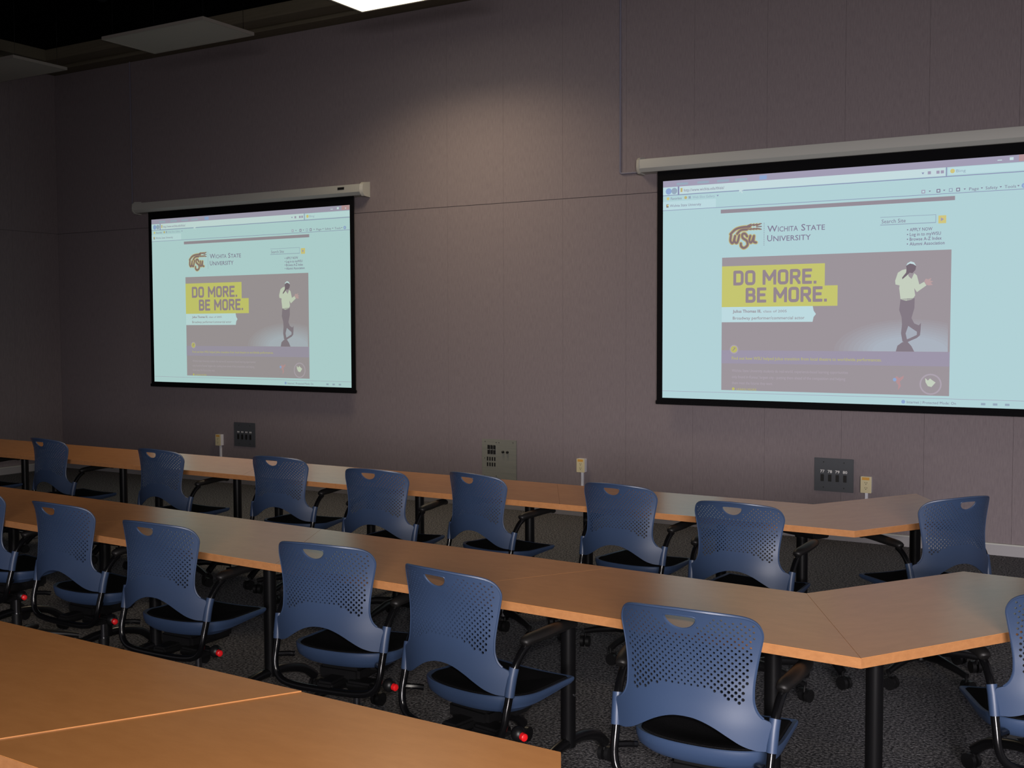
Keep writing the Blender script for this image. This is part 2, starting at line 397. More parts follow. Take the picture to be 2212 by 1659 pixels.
def stroke(mb, pts, wd, layer, key):
    P = catmull([(p[0], p[1], 0) for p in pts], 5); L = []; Rr = []
    for i, p in enumerate(P):
        t = (P[min(i+1, len(P)-1)] - P[max(i-1, 0)]).normalized(); n = Vector((-t.y, t.x, 0)) * wd / 2
        L.append(p + n); Rr.append(p - n)
    vs = [(q.x, -0.0006*layer, -q.y) for q in L] + [(q.x, -0.0006*layer, -q.y) for q in Rr]; n = len(P)
    mb.add(vs, [(i, i+1, n+i+1, n+i) for i in range(n-1)], KEYS.index(key))
    for q in (P[0], P[-1]): disc(mb, q.x, q.y, wd/2, layer, key, n=8)
def T(mb, s, u0, u1, vtop, vbase, layer, key, bold=0.0, sp=1.0): text_into(mb, s, u0, u1, -vbase, -vtop, -0.0006*layer, KEYS.index(key), bold, sp)

GLYPH = dict(D=(0.6, [[(0,0),(0,1),(.42,1),(.54,.95),(.6,.83),(.6,.17),(.54,.05),(.42,0),(0,0)]]), O=(0.6, [[(.16,0),(.05,.05),(0,.17),(0,.83),(.05,.95),(.16,1),(.44,1),(.55,.95),(.6,.83),(.6,.17),(.55,.05),(.44,0),(.16,0)]]),
    M=(0.84, [[(0,0),(0,1),(.42,.32),(.84,1),(.84,0)]]), R=(0.6, [[(0,0),(0,1),(.42,1),(.54,.95),(.58,.86),(.58,.62),(.53,.52),(.42,.48),(0,.48)], [(.30,.48),(.6,0)]]),
    E=(0.52, [[(.52,0),(0,0),(0,1),(.52,1)], [(0,.52),(.45,.52)]]), B=(0.58, [[(0,0),(0,1),(.40,1),(.51,.95),(.55,.86),(.55,.66),(.50,.56),(.40,.52),(0,.52)], [(.40,.52),(.52,.48),(.58,.38),(.58,.14),(.52,.04),(.40,0),(0,0)]]))
GLYPH['.'] = (0.0, [[(0, 0), (0.001, 0.001)]]); GLYPH[' '] = (0.12, [])
def block_text(mb, s, u0, u1, vtop, vbase, th, layer, key):
    gap = 0.34; tot = sum(GLYPH[c][0] for c in s) + gap * (len(s) - 1)
    kx = (u1 - u0 - th) / tot; kz = (vbase - vtop - th); u = u0 + th / 2
    for c in s:
        wd, st = GLYPH[c]
        for L in st:
            P = [Vector((u + p[0] * kx, vbase - th / 2 - p[1] * kz, 0)) for p in L]
            for a, b in zip(P, P[1:]):
                d = (b - a).normalized(); n = Vector((-d.y, d.x, 0)) * th / 2; y = -0.0006 * layer
                mb.add([(q.x, y, -q.y) for q in (a + n, b + n, b - n, a - n)], [(0, 1, 2, 3)], KEYS.index(key))
            for q in P: rect(mb, q.x - th / 2 * .93, q.y - th / 2 * .93, q.x + th / 2 * .93, q.y + th / 2 * .93, layer, key) if c in 'ME.' or q in (P[0], P[-1]) else disc(mb, q.x, q.y, th / 2, layer, key, n=10)
        u += (wd + gap) * kx
def page_mesh():
    b = MB()
    rect(b, 0, 0, IW, IH, 1, 'bg')
    # browser frame
    rect(b, 0, 0, IW, 0.052, 2, 'lav'); rect(b, 0, 0.052, 0.144, 0.118, 2, 'pale')
    for u in (0.12, 0.30, 0.47, 0.62): rect(b, u, 0.022, u + 0.10, 0.040, 3, 'grey')
    rect(b, 0.82, 0.012, 0.88, 0.044, 3, 'blue')
    rect(b, 0.144, 0.052, 2.21, 0.112, 3, 'white'); rect(b, 0.13, 0.052, 0.144, 0.118, 3, 'line')
    disc(b, 0.05, 0.086, 0.026, 3, 'blue'); disc(b, 0.10, 0.086, 0.026, 3, 'grey')
    rect(b, 0.0, 0.116, IW, 0.122, 2, 'line')
    rect(b, 0.155, 0.066, 0.172, 0.098, 4, 'gold'); T(b, 'http://www.wichita.edu/thisis/', 0.185, 0.53, 0.072, 0.097, 4, 'txt')
    poly_uv(b, [(0.655, 0.088), (0.655, 0.135), (0.667, 0.124), (0.678, 0.142), (0.686, 0.137), (0.676, 0.120), (0.692, 0.118)], 5, 'white')
    rect(b, 2.215, 0.052, 2.222, 0.116, 4, 'line'); rect(b, 2.23, 0.056, IW, 0.108, 3, 'pale'); disc(b, 2.26, 0.082, 0.016, 4, 'btn'); T(b, 'Bing', 2.285, 2.35, 0.072, 0.093, 4, 'grey')
    for u in (2.10, 2.16, 2.19): rect(b, u - 0.011, 0.072, u + 0.011, 0.094, 4, 'lav')
    poly_uv(b, [(2.045, 0.078), (2.065, 0.078), (2.055, 0.092)], 4, 'line')
    rect(b, 2.56, 0.026, 2.59, 0.032, 3, 'white'); rect(b, 2.64, 0.014, 2.665, 0.034, 3, 'white'); rect(b, 2.70, 0.0, IW, 0.045, 3, 'red'); T(b, 'x', 2.74, 2.76, 0.012, 0.036, 4, 'white')
    disc(b, 0.045, 0.146, 0.014, 3, 'btn', n=5); T(b, 'Favorites', 0.07, 0.165, 0.136, 0.157, 3, 'txt'); disc(b, 0.20, 0.146, 0.014, 3, 'gold', n=5)
    rect(b, 0.225, 0.136, 0.245, 0.157, 3, 'grey'); T(b, 'Web Slice Gallery', 0.26, 0.45, 0.136, 0.157, 3, 'grey'); poly_uv(b, [(0.465, 0.142), (0.485, 0.142), (0.475, 0.153)], 3, 'line')
    rect(b, 0.0, 0.17, 0.46, 0.24, 2, 'pale'); rect(b, 0.03, 0.192, 0.05, 0.218, 3, 'brown'); rect(b, 0.036, 0.196, 0.05, 0.208, 4, 'btn'); T(b, 'Wichita State University', 0.062, 0.334, 0.194, 0.216, 3, 'txt')
    rect(b, 0.0, 0.240, IW, 0.244, 3, 'line')
    for u, k in ((2.06, 'lav'), (2.165, 'txt'), (2.25, 'grey'), (2.30, 'txt')): rect(b, u - 0.013, 0.205, u + 0.013, 0.231, 3, k); rect(b, u - 0.007, 0.211, u + 0.007, 0.225, 4, 'pale')
    for u in (2.105, 2.205, 2.345, 2.46, 2.585, 2.70): poly_uv(b, [(u - 0.008, 0.213), (u + 0.008, 0.213), (u, 0.223)], 3, 'txt')
    T(b, 'Page', 2.375, 2.44, 0.207, 0.229, 3, 'txt'); T(b, 'Safety', 2.485, 2.565, 0.207, 0.229, 3, 'txt'); T(b, 'Tools', 2.61, 2.685, 0.207, 0.229, 3, 'txt')
    disc(b, 2.737, 0.218, 0.017, 3, 'blue'); T(b, '?', 2.732, 2.742, 0.21, 0.227, 4, 'white')
    # page head
    rect(b, 0.502, 0.262, 2.28, 0.292, 3, 'bar')
    # emblem: looped script letters under a wheat head
    wsu = [[(0.590, 0.469), (0.586, 0.516), (0.606, 0.533), (0.624, 0.477)], [(0.624, 0.477), (0.619, 0.517), (0.641, 0.533), (0.659, 0.472)],
           [(0.724, 0.486), (0.706, 0.463), (0.684, 0.468), (0.688, 0.496), (0.721, 0.521), (0.727, 0.555), (0.698, 0.576), (0.675, 0.562), (0.672, 0.54)],
           [(0.750, 0.482), (0.742, 0.520), (0.758, 0.535), (0.780, 0.484)], [(0.780, 0.484), (0.777, 0.528), (0.798, 0.537)],
           [(0.585, 0.462), (0.627, 0.426), (0.680, 0.412), (0.747, 0.410)], [(0.640, 0.462), (0.672, 0.434), (0.722, 0.430)]]
    for s_ in wsu: stroke(b, s_, 0.030, 3, 'gold')
    for s_ in wsu: stroke(b, s_, 0.017, 4, 'brown')
    for i in range(4):
        u = 0.728 + i * 0.024
        for dv in (-0.012, 0.012):
            stroke(b, [(u, 0.414 + dv), (u + 0.028, 0.412 + dv * 1.7)], 0.016, 3, 'gold'); stroke(b, [(u, 0.414 + dv), (u + 0.026, 0.412 + dv * 1.6)], 0.010, 4, 'brown')
    for dv in (-0.014, 0.0, 0.014): stroke(b, [(0.80, 0.412 + dv), (0.84, 0.412 + dv * 1.6)], 0.008, 5, 'brown')
    for i in range(13): rect(b, 0.860, 0.385 + i * 0.0142, 0.864, 0.392 + i * 0.0142, 3, 'txt')
    T(b, 'W', 0.888, 0.968, 0.407, 0.458, 3, 'txt', 0.006); T(b, 'ICHITA', 0.974, 1.132, 0.418, 0.459, 3, 'txt', 0.006)
    T(b, 'S', 1.158, 1.190, 0.407, 0.460, 3, 'txt', 0.006); T(b, 'TATE', 1.196, 1.342, 0.419, 0.461, 3, 'txt', 0.006)
    T(b, 'U', 0.888, 0.928, 0.481, 0.532, 3, 'txt', 0.006); T(b, 'NIVERSITY', 0.937, 1.233, 0.490, 0.533, 3, 'txt', 0.006)
    rect(b, 1.755, 0.388, 2.152, 0.392, 3, 'grey'); rect(b, 1.755, 0.444, 2.152, 0.450, 3, 'grey'); rect(b, 2.148, 0.39, 2.152, 0.446, 3, 'grey')
    T(b, 'Search Site', 1.765, 1.938, 0.405, 0.435, 3, 'txt'); rect(b, 2.168, 0.398, 2.222, 0.455, 3, 'btn'); poly_uv(b, [(2.185, 0.412), (2.185, 0.440), (2.207, 0.426)], 4, 'lav')
    for s_, u1, v in (('APPLY NOW', 2.128, 0.478), ('Log in to myWSU', 2.187, 0.513), ('Browse A-Z Index', 2.193, 0.548), ('Alumni Association', 2.214, 0.583)):
        T(b, s_, 1.968, u1, v, v + 0.025, 3, 'txt', 0.01); disc(b, 1.953, v + 0.013, 0.005, 3, 'txt', n=6)
    # banner
    rect(b, 0.516, 0.648, 2.262, 1.717, 3, 'dark')
    # pool of stage light on the floor of the banner picture
    for i in range(9):
        f = 1 - i / 9; pts = []
        for k in range(25):
            a = math.pi * k / 24; uu = 1.98 + (0.56 * (0.42 + 0.58 * f)) * math.cos(a); vv = 1.393 - (0.24 * (0.40 + 0.60 * f)) * math.sin(a)
            pts.append((min(uu, 2.248), vv))
        POOLS.append((pts, i))
    for pts, i in POOLS: 
        from mathutils.geometry import tessellate_polygon
        tri = tessellate_polygon([[Vector((p[0], p[1], 0)) for p in pts]])
        b.add([(p[0], -0.0006 * (4 + 0.08 * i), -p[1]) for p in pts], [tuple(t_) for t_ in tri], len(KEYS) + i)
    rect(b, 0.516, 0.718, 1.345, 0.890, 5, 'yel'); rect(b, 0.516, 0.889, 1.444, 1.046, 5, 'yel')
    block_text(b, 'DO MORE.', 0.612, 1.282, 0.755, 0.874, 0.024, 6, 'ptxt'); block_text(b, 'BE MORE.', 0.715, 1.364, 0.894, 1.014, 0.024, 6, 'ptxt')
    poly_uv(b, [(0.516, 1.046), (1.254, 1.046), (1.262, 1.082), (1.280, 1.108), (1.262, 1.130), (1.254, 1.168), (0.516, 1.168)], 5, 'pale')
    T(b, 'Julius Thomas III,', 0.609, 0.845, 1.068, 1.092, 6, 'ptxt', 0.018); T(b, 'class of 2005', 0.862, 1.050, 1.072, 1.092, 6, 'ptxt')
    T(b, 'Broadway performer/commercial actor', 0.610, 1.191, 1.122, 1.147, 6, 'ptxt', 0.004)
    poly_uv(b, [(1.91, 1.002), (2.011, 0.997), (2.01, 1.07), (1.99, 1.144), (2.01, 1.184), (2.043, 1.198), (2.058, 1.180), (2.056, 1.232), (2.052, 1.272), (2.03, 1.292), (1.986, 1.312), (1.951, 1.330), (1.928, 1.318), (1.917, 1.258), (1.923, 1.191), (1.919, 1.137), (1.901, 1.083)], 6, 'leg')
    poly_uv(b, [(1.968, 1.202), (2.000, 1.225), (2.030, 1.245), (2.030, 1.269), (1.98, 1.294), (1.960, 1.302), (1.950, 1.258)], 7, 'pool')
    poly_uv(b, [(1.881, 1.393), (1.892, 1.350), (1.928, 1.323), (1.967, 1.323), (1.993, 1.353), (2.013, 1.393)], 6, 'leg')
    poly_uv(b, [(1.918, 0.787), (1.946, 0.781), (1.966, 0.835), (1.986, 0.855), (2.005, 0.813), (2.024, 0.83), (2.042, 0.897), (2.076, 0.878), (2.092, 0.905), (2.026, 0.953), (2.006, 0.923), (2.014, 0.977), (1.995, 1.006), (1.95, 1.016), (1.91, 1.004), (1.899, 0.921), (1.902, 0.901), (1.872, 0.893), (1.869, 0.866), (1.888, 0.806)], 6, 'cream')
    poly_uv(b, [(2.076, 0.874), (2.087, 0.855), (2.104, 0.861), (2.127, 0.850), (2.118, 0.870), (2.140, 0.876), (2.122, 0.886), (2.138, 0.902), (2.108, 0.905), (2.092, 0.901)], 6, 'skin')
    poly_uv(b, [(1.946, 0.754), (1.958, 0.734), (1.98, 0.728), (2.004, 0.738), (2.018, 0.763), (2.013, 0.789), (1.992, 0.813), (1.972, 0.808), (1.953, 0.828), (1.921, 0.856), (1.919, 0.843), (1.947, 0.807), (1.95, 0.781)], 7, 'head')
    poly_uv(b, [(1.946, 0.758), (1.956, 0.737), (1.98, 0.725), (2.004, 0.734), (2.018, 0.760), (1.997, 0.746), (1.974, 0.741), (1.956, 0.750)], 8, 'white')
    rect(b, 0.516, 1.394, 2.262, 1.500, 5, 'band')
    disc(b, 0.622, 1.386, 0.036, 6, 'lt'); disc(b, 0.622, 1.386, 0.027, 7, 'ytxt'); stroke(b, [(0.612, 1.396), (0.632, 1.376)], 0.006, 8, 'ptxt'); stroke(b, [(0.620, 1.375), (0.633, 1.375)], 0.005, 8, 'ptxt')
    T(b, 'Find out how WSU helped Julius transition from local theatre to worldwide performances.', 0.604, 1.779, 1.444, 1.469, 6, 'ytxt', 0.004)
    T(b, 'Wichita State University students do real-world, experience-based learning opportunities', 0.605, 1.53, 1.544, 1.568, 6, 'lt')
    T(b, 'only found in Kansas\' largest city - putting them ahead of the competition and helping', 0.605, 1.51, 1.594, 1.618, 6, 'lt')
    T(b, 'them meet the futures they want.', 0.606, 0.943, 1.643, 1.667, 6, 'lt')
    disc(b, 0.618, 1.705, 0.012, 6, 'ytxt'); T(b, 'LEARN MORE', 0.645, 0.81, 1.698, 1.716, 6, 'ytxt')
    poly_uv(b, [(1.880, 1.584), (1.892, 1.577), (1.908, 1.592), (1.942, 1.572), (1.938, 1.594), (1.913, 1.618), (1.922, 1.651), (1.9, 1.682), (1.904, 1.645), (1.888, 1.625)], 6, 'red'); disc(b, 1.876, 1.604, 0.013, 7, 'blue')
    disc(b, 2.132, 1.633, 0.078, 6, 'lt', 0.067)
    poly_uv(b, [(2.093, 1.587), (2.113, 1.606), (2.128, 1.59), (2.144, 1.603), (2.167, 1.619), (2.139, 1.653), (2.113, 1.647), (2.097, 1.62)], 6, 'cream')
    rect(b, 0, 1.736, IW, 1.739, 3, 'lav'); disc(b, 1.94, 1.768, 0.014, 4, 'blue'); T(b, 'Internet | Protected Mode: On', 1.965, 2.31, 1.758, 1.779, 4, 'txt')
    for u in (2.48, 2.56, 2.64): rect(b, u, 1.760, u + 0.03, 1.776, 4, 'grey')
    return b
def mix(a, b_, t): return tuple(a[i] * (1 - t) + b_[i] * t for i in range(3))
POOLS = []
page = page_mesh()
def page_mats(tag_, tint, sat=0.0):
    out = []
    for k in KEYS:
        c = PAL[k]
        out.append(emis('%s_%s' % (tag_, k), tuple(min(255, c[i] * tint[i]) for i in range(3))))
    for i in range(9):
        c = mix(PAL['dark'], (170, 178, 190), (i + 1) / 9)
        out.append(emis('%s_pool_%d' % (tag_, i), tuple(c[j] * tint[j] for j in range(3))))
    return out

def screen(xa, label, tint, case_x0, case_x1, badge):
    """xa = x of the image's left edge"""
    ys = D - 0.09
    t = thing('projection_screen', label, 'projection screen', ((case_x0 + case_x1) / 2, ys, 2.95), 0, 'wall mounted projection screens')
    ox = xa - (case_x0 + case_x1) / 2; top = 2.870 - 2.95
    # housing: tapered profile extruded along x
    m = MB(); hx = (case_x1 - case_x0) / 2
    prof = [(0.074, 0.125), (0.0, 0.118), (-0.045, 0.110), (-0.052, 0.075), (-0.050, 0.035), (-0.020, 0.006), (0.074, 0.0)]
    n = len(prof)
    for x_, mi in ((-hx + 0.03, 0), (hx - 0.03, 0)): m.add([(x_, p[0], p[1]) for p in prof], [tuple(range(n))], mi)
    for i in range(n):
        a, b = prof[i], prof[(i+1) % n]
        m.add([(-hx + 0.03, a[0], a[1]), (hx - 0.03, a[0], a[1]), (hx - 0.03, b[0], b[1]), (-hx + 0.03, b[0], b[1])], [(0,1,2,3)], 0)
    cs = m.build('case', M_CASE, t)
    for sx in (-1, 1):
        m = MB(); a = sx * (hx - 0.03); b = sx * hx
        pf = [(0.075, 0.140), (-0.02, 0.128), (-0.05, 0.105), (-0.056, 0.06), (-0.05, 0.025), (-0.02, -0.004), (0.075, -0.010)]
        for x_ in (a, b): m.add([(x_, p[0] if x_ == a else p[0] * 0.9 + 0.008, p[1]) for p in pf], [tuple(range(7))])
        for i in range(7):
            p, q = pf[i], pf[(i+1) % 7]
            m.add([(a, p[0], p[1]), (b, p[0] * 0.9 + 0.008, p[1]), (b, q[0] * 0.9 + 0.008, q[1]), (a, q[0], q[1])], [(0,1,2,3)])
        m.build('end_cap', M_CASE, t)
    if badge:
        m = MB(); m.box((hx - 0.30, -0.0555, 0.066), (hx - 0.22, -0.050, 0.090)); m.build('badge', M_DARK, cs)
    # black masking fabric, kept as a frame behind the picture
    m = MB(); m.box((ox - 0.052, 0.0, top - IH - 0.03), (ox + IW + 0.052, 0.003, 0.012)); fb = m.build('screen_fabric', M_BORDER, t)
    im = link('projected_image', page.mesh('projected_image', page_mats('page_left' if badge else 'page_right', tint)), fb, (ox, -0.001, top))
    m = MB(); m.box((ox - 0.058, -0.012, top - IH - 0.055), (ox + IW + 0.058, 0.012, top - IH - 0.022), 0, 0.004); m.build('bottom_bar', M_BORDER, t)
screen(-9.784, 'smaller looking left projection screen with white case near the corner', (0.955, 0.965, 0.93), -10.06, -6.79, True)
screen(-3.674, 'larger looking right projection screen cut off by the right picture edge', (1.0, 1.0, 1.0), -3.90, -0.62, False)

# ------------------------------------------------------------------ tables: half hexagons set in curved rows
S = 0.762; DEP = S * math.sqrt(3) / 2; TT = 0.029
def leg_parts(parent, x, y, dz, rot=0.0):
    """post at (x, y) in the table's frame; foot runs along the table's depth"""
    m = MB(); m.tube([(x, y, 0.145), (x, y, 0.71 + dz)], 0.0275, 16); m.tube([(x, y, 0.66), (x, y, 0.69)], 0.034, 16)
    lg = m.build('leg', M_LEG, parent)
    m = MB()
    P = catmull([(x, y - 0.27, 0.075), (x, y - 0.20, 0.125), (x, y - 0.09, 0.155), (x, y, 0.160), (x, y + 0.09, 0.155), (x, y + 0.20, 0.125), (x, y + 0.27, 0.075)], 4)
    m.tube(P, 0.021, 10); m.build('foot', M_LEG, lg)
    for s_ in (-1, 1):
        m = MB(); yy = y + s_ * 0.27
        m.tube([(x, yy, 0.085), (x, yy, 0.045)], 0.006, 8)
        for q in (-0.014, 0.014): m.tube([(x + q - 0.008, yy + 0.012 * s_, 0.030), (x + q + 0.008, yy + 0.012 * s_, 0.030)], 0.030, 14)
        m.build('caster', M_PLASTIC, lg)
    m = MB(); m.tube([(x + 0.02, y, 0.34), (x + 0.031, y - 0.006, 0.34)], 0.005, 8); m.build('bolt', M_CHROME, lg)
def table(ox, oy, oa, cx, cy, rz, long_side, label, group, dz=0.0, knob=True):
    """half hexagon; local x along its bases, y across; long_side -1 means the long base is at y=0, +1 at y=DEP"""
    ca, sa = math.cos(oa), math.sin(oa)
    t = thing('half_hexagon_table', label, 'table', (ox + cx*ca - cy*sa, oy + cx*sa + cy*ca, 0), oa + rz, group)
    e = 0.0008
    if long_side < 0: poly = [(-S + e, 0), (S - e, 0), (S/2 - e, DEP), (-S/2 + e, DEP)]
    else: poly = [(-S/2 + e, 0), (S/2 - e, 0), (S - e, DEP), (-S + e, DEP)]
    z1 = 0.74 + dz
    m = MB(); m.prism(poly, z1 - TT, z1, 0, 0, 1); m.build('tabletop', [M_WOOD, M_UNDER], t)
    # edge banding: a thin strip round the slab, flush with the top
    m = MB(); w_ = 0.0008
    cxm = sum(p[0] for p in poly) / 4; cym = sum(p[1] for p in poly) / 4
    for i in range(4):
        a = Vector(poly[i]); b = Vector(poly[(i+1) % 4]); d = (b - a).normalized(); n = Vector((d.y, -d.x)) * w_
        q = [a, b, b + n, a + n]
        m.prism([tuple(v) for v in q], z1 - TT - 0.0005, z1 - 0.0012)
    m.build('edge_band', M_EDGE, t)
    m = MB(); m.box((-0.37, DEP/2 - 0.02, z1 - TT - 0.045), (0.37, DEP/2 + 0.02, z1 - TT), 0, 0.004); m.build('support_beam', M_LEG, t)
    for x in (-0.385, 0.385):
        m = MB(); m.box((x - 0.05, DEP/2 - 0.13, z1 - TT - 0.04), (x + 0.05, DEP/2 + 0.13, z1 - TT), 0, 0.006); m.build('top_bracket', M_LEG, t)
        leg_parts(t, x, DEP/2, dz)
    return t
A60 = math.pi / 3
R1 = (-1.2263, 5.0873, -0.0104); R2 = (-0.7323, 3.1298, -0.0504); R3 = (-1.1299, 2.1015, -0.0292)
g1 = 'half hexagon tables of the far row'; g2 = 'half hexagon tables of the middle row'; g3 = 'half hexagon tables of the near row'
# far row: straight tables from the bend leftward, then the angled one
far = [(-1.5, 1, 'maple table of the far row directly left of its angled end table'),
       (-3.0, -1, 'maple table of the far row in front of the steel connection plate'),
       (-4.5, 1, 'maple table of the far row, right of the seam below the left switch plate'),
       (-6.0, -1, 'maple table of the far row, left of the seam below the left switch plate'),
       (-7.5, 1, 'maple table of the far row behind its leftmost whole chair'),
       (-9.0, -1, 'maple table of the far row near the room corner'),
       (-10.5, 1, 'maple table of the far row reaching out of the left picture edge')]
for k, ls, lb in far: table(*R1, k * S, 0, 0, ls, lb, g1)
# angled end table: long base from A(-S,0) to Q at 60 degrees, its body lying to the right of that line
t = table(*R1, -S + 0.5 * S, S * math.sqrt(3) / 2 - 0, 0, 1, 'x', g1)
t.location = (0, 0, 0)
def place_local(o_, row, x, y, rz):
    ox, oy, oa = row; ca, sa = math.cos(oa), math.sin(oa)
    o_.location = (ox + x*ca - y*sa, oy + x*sa + y*ca, 0); o_.rotation_euler = (0, 0, oa + rz)
# base midpoint of short side (near right): between B(0,0) and R(S/2,DEP); its local y axis points up-left
place_local(t, R1, S/4, DEP/2, A60)
t['label'] = 'angled maple end table of the far row, under the plate numbered 77 to 80'
mid = [(-1.0, -1, 'maple table of the middle row directly behind the largest chair'),
       (-2.5, 1, 'maple table of the middle row between the two nearest chairs left of the largest'),
       (-4.0, -1, 'maple table of the middle row with the pale reflection of the left screen'),
       (-5.5, 1, 'maple table of the middle row behind its leftmost whole chair'),
       (-7.0, -1, 'maple table of the middle row reaching out of the left picture edge')]
for k, ls, lb in mid: table(*R2, k * S, 0, 0, ls, lb, g2)
t = table(*R2, 0, 0, A60, -1, 'angled maple end table of the middle row, at the right edge', g2)
place_local(t, R2, S/2, DEP, A60)
t = table(*R3, -0.5 * S, -DEP, 0, -1, 'nearest maple table at the bottom, ending in mid picture', g3)
t = table(*R3, -2.0 * S, -DEP, 0, 1, 'near maple table in the bottom left corner, standing slightly higher than its neighbour', g3, 0.0024)

# ------------------------------------------------------------------ chairs
def half_w(z):
    K = [(0.600, 0.182), (0.640, 0.188), (0.68, 0.191), (0.73, 0.198), (0.78, 0.208), (0.82, 0.213), (0.84, 0.210)]
    if z <= K[0][0]: return K[0][1]
    for (a, p), (b, q) in zip(K, K[1:]):
        if z <= b: return p + (q - p) * (z - a) / (b - a)
    return K[-1][1]
def _spline(K):
    T = catmull([(a, b, 0) for a, b in K], 12)
    def f(z):
        if z <= T[0].x: return T[0].y
        for p, q in zip(T, T[1:]):
            if z <= q.x: return p.y + (q.y - p.y) * (z - p.x) / max(1e-9, q.x - p.x)
        return T[-1].y
    return f
_yc = _spline([(0.49, -0.252), (0.56, -0.249), (0.63, -0.239), (0.70, -0.237), (0.77, -0.250), (0.84, -0.279), (0.885, -0.304)])
_ya = _spline([(0.49, 0.066), (0.57, 0.063), (0.66, 0.056), (0.76, 0.072), (0.86, 0.100), (0.885, 0.103)])
def back_y(x, z):
    return _yc(z) + _ya(z) * min(1.1, (abs(x) / 0.232)) ** 2.3
def backrest_mesh():
    right = [(0.0, 0.573), (0.030, 0.571), (0.062, 0.563), (0.095, 0.549), (0.13, 0.529), (0.165, 0.509), (0.200, 0.497), (0.232, 0.494)]
    right = [tuple(v[:2]) for v in catmull([(a, b, 0) for a, b in right], 4)]
    side = [(0.236, 0.497), (0.236, 0.53), (0.236, 0.560), (0.234, 0.572), (0.224, 0.578), (0.212, 0.585), (0.200, 0.600), (0.192, 0.622), (0.190, 0.645), (0.191, 0.68), (0.198, 0.73), (0.208, 0.78), (0.2125, 0.805), (0.209, 0.824), (0.200, 0.841), (0.184, 0.854), (0.158, 0.863), (0.115, 0.870), (0.06, 0.875), (0.0, 0.877)]
    side = [tuple(v[:2]) for v in catmull([(a, b, 0) for a, b in side], 3)]
    R_ = right + side
    outline = R_ + [(-x, z) for x, z in reversed(R_[1:-1])]
    hd = [(-0.040, 0.857), (0, 0.8585), (0.040, 0.857), (0.0475, 0.850), (0.042, 0.836), (0.025, 0.822), (0, 0.8165), (-0.025, 0.822), (-0.042, 0.836), (-0.0475, 0.850)]
    handle = [tuple(v[:2]) for v in catmull([(a, b, 0) for a, b in hd], 3, True)]
    holes = []
    dx, dz = 0.0192, 0.0088
    r_i = 0
    z = 0.852
    while z > 0.605:
        off = 0 if r_i % 2 == 0 else dx / 2
        for k in range(-12, 13):
            x = k * dx + off
            if abs(x) > half_w(z) - 0.017: continue
            zb = 0.657 - 0.040 * min(1, (abs(x) / 0.15)) ** 2.5
            if z < zb: continue
            ztop = 0.856 - 0.30 * max(0, abs(x) - 0.13) ** 1.3 * 1.6
            if z > ztop - 0.004: continue
            if (abs(x) < 0.066 and z > 0.827) or (abs(x) < 0.078 and z > 0.838) or (abs(x) < 0.046 and z > 0.806): continue
            lo = max(0, min(1, (0.80 - z) / 0.15)) * min(1, abs(x) / 0.12)
            holes.append((x, z, 0.0031 + 0.0016 * lo))
        z -= dz; r_i += 1
    verts = []; edges = []
    def loop(P):
        n0 = len(verts)
        for p in P: verts.append(Vector(p))
        m = len(P); edges.extend([(n0 + i, n0 + (i+1) % m) for i in range(m)])
    loop(outline); loop(handle)
    for hx, hz, hr in holes: loop([(hx + hr*math.cos(math.pi*2*(k+0.5)/8), hz + hr*math.sin(math.pi*2*(k+0.5)/8)) for k in range(8)])
    # interior points in the plain lower region and along the borders for smooth curvature
    def inside(px, pz, P):
        c = False; n = len(P); j = n - 1
        for i in range(n):
            if (P[i][1] > pz) != (P[j][1] > pz) and px < (P[j][0]-P[i][0])*(pz-P[i][1])/(P[j][1]-P[i][1]) + P[i][0]: c = not c
            j = i
        return c
    gx = -0.228
    while gx < 0.23:
        gz = 0.502
        while gz < 0.872:
            if inside(gx, gz, outline) and not inside(gx, gz, handle):
                if all((gx-hx)**2 + (gz-hz)**2 > 0.0085**2 for hx, hz, _ in holes) and all((gx-p[0])**2 + (gz-p[1])**2 > 0.005**2 for p in outline + handle):
                    verts.append(Vector((gx, gz)))
            gz += 0.012
        gx += 0.012
    ov, oe, of, *_ = geometry.delaunay_2d_cdt(verts, edges, [], 1, 1e-6)
    grid = {}
    for h in holes: grid.setdefault((int(h[0] // 0.02), int(h[1] // 0.02)), []).append(h)
    faces = []
    for f in of:
        c = sum((ov[i] for i in f), Vector((0, 0))) / len(f)
        if not inside(c.x, c.y, outline) or inside(c.x, c.y, handle): continue
        bad = False; gi, gj = int(c.x // 0.02), int(c.y // 0.02)
        for a in (-1, 0, 1):
            for b in (-1, 0, 1):
                for hx, hz, hr in grid.get((gi+a, gj+b), []):
                    if (c.x-hx)**2 + (c.y-hz)**2 < (hr*0.9)**2: bad = True
        if not bad: faces.append(tuple(f))
    th = 0.0048
    n = len(ov); V = [(v.x, back_y(v.x, v.y), v.y) for v in ov]; V2 = [(v.x, back_y(v.x, v.y) - th, v.y) for v in ov]
    cnt = {}
    for f in faces:
        for i in range(len(f)):
            e = (f[i], f[(i+1) % len(f)]); k = tuple(sorted(e)); cnt.setdefault(k, []).append(e)
    mb = MB()
    F = [f for f in faces] + [tuple(i + n for i in reversed(f)) for f in faces]
    F += [(e[0][1], e[0][0], e[0][0] + n, e[0][1] + n) for e in cnt.values() if len(e) == 1]
    mb.add(V + V2, F, 0, True)
    # a rolled rim round the outline, and the two sleeves that grip the frame tubes
    rim = [(x * 0.995, back_y(x, z_) - th / 2, z_) for x, z_ in side_rim(outline)]
    mb.tube(rim, 0.0042, 6, 0, True)
    mb.tube([(x, back_y(x, z_) - th / 2, z_) for x, z_ in handle + handle[:1]], 0.0034, 6, 0, False)
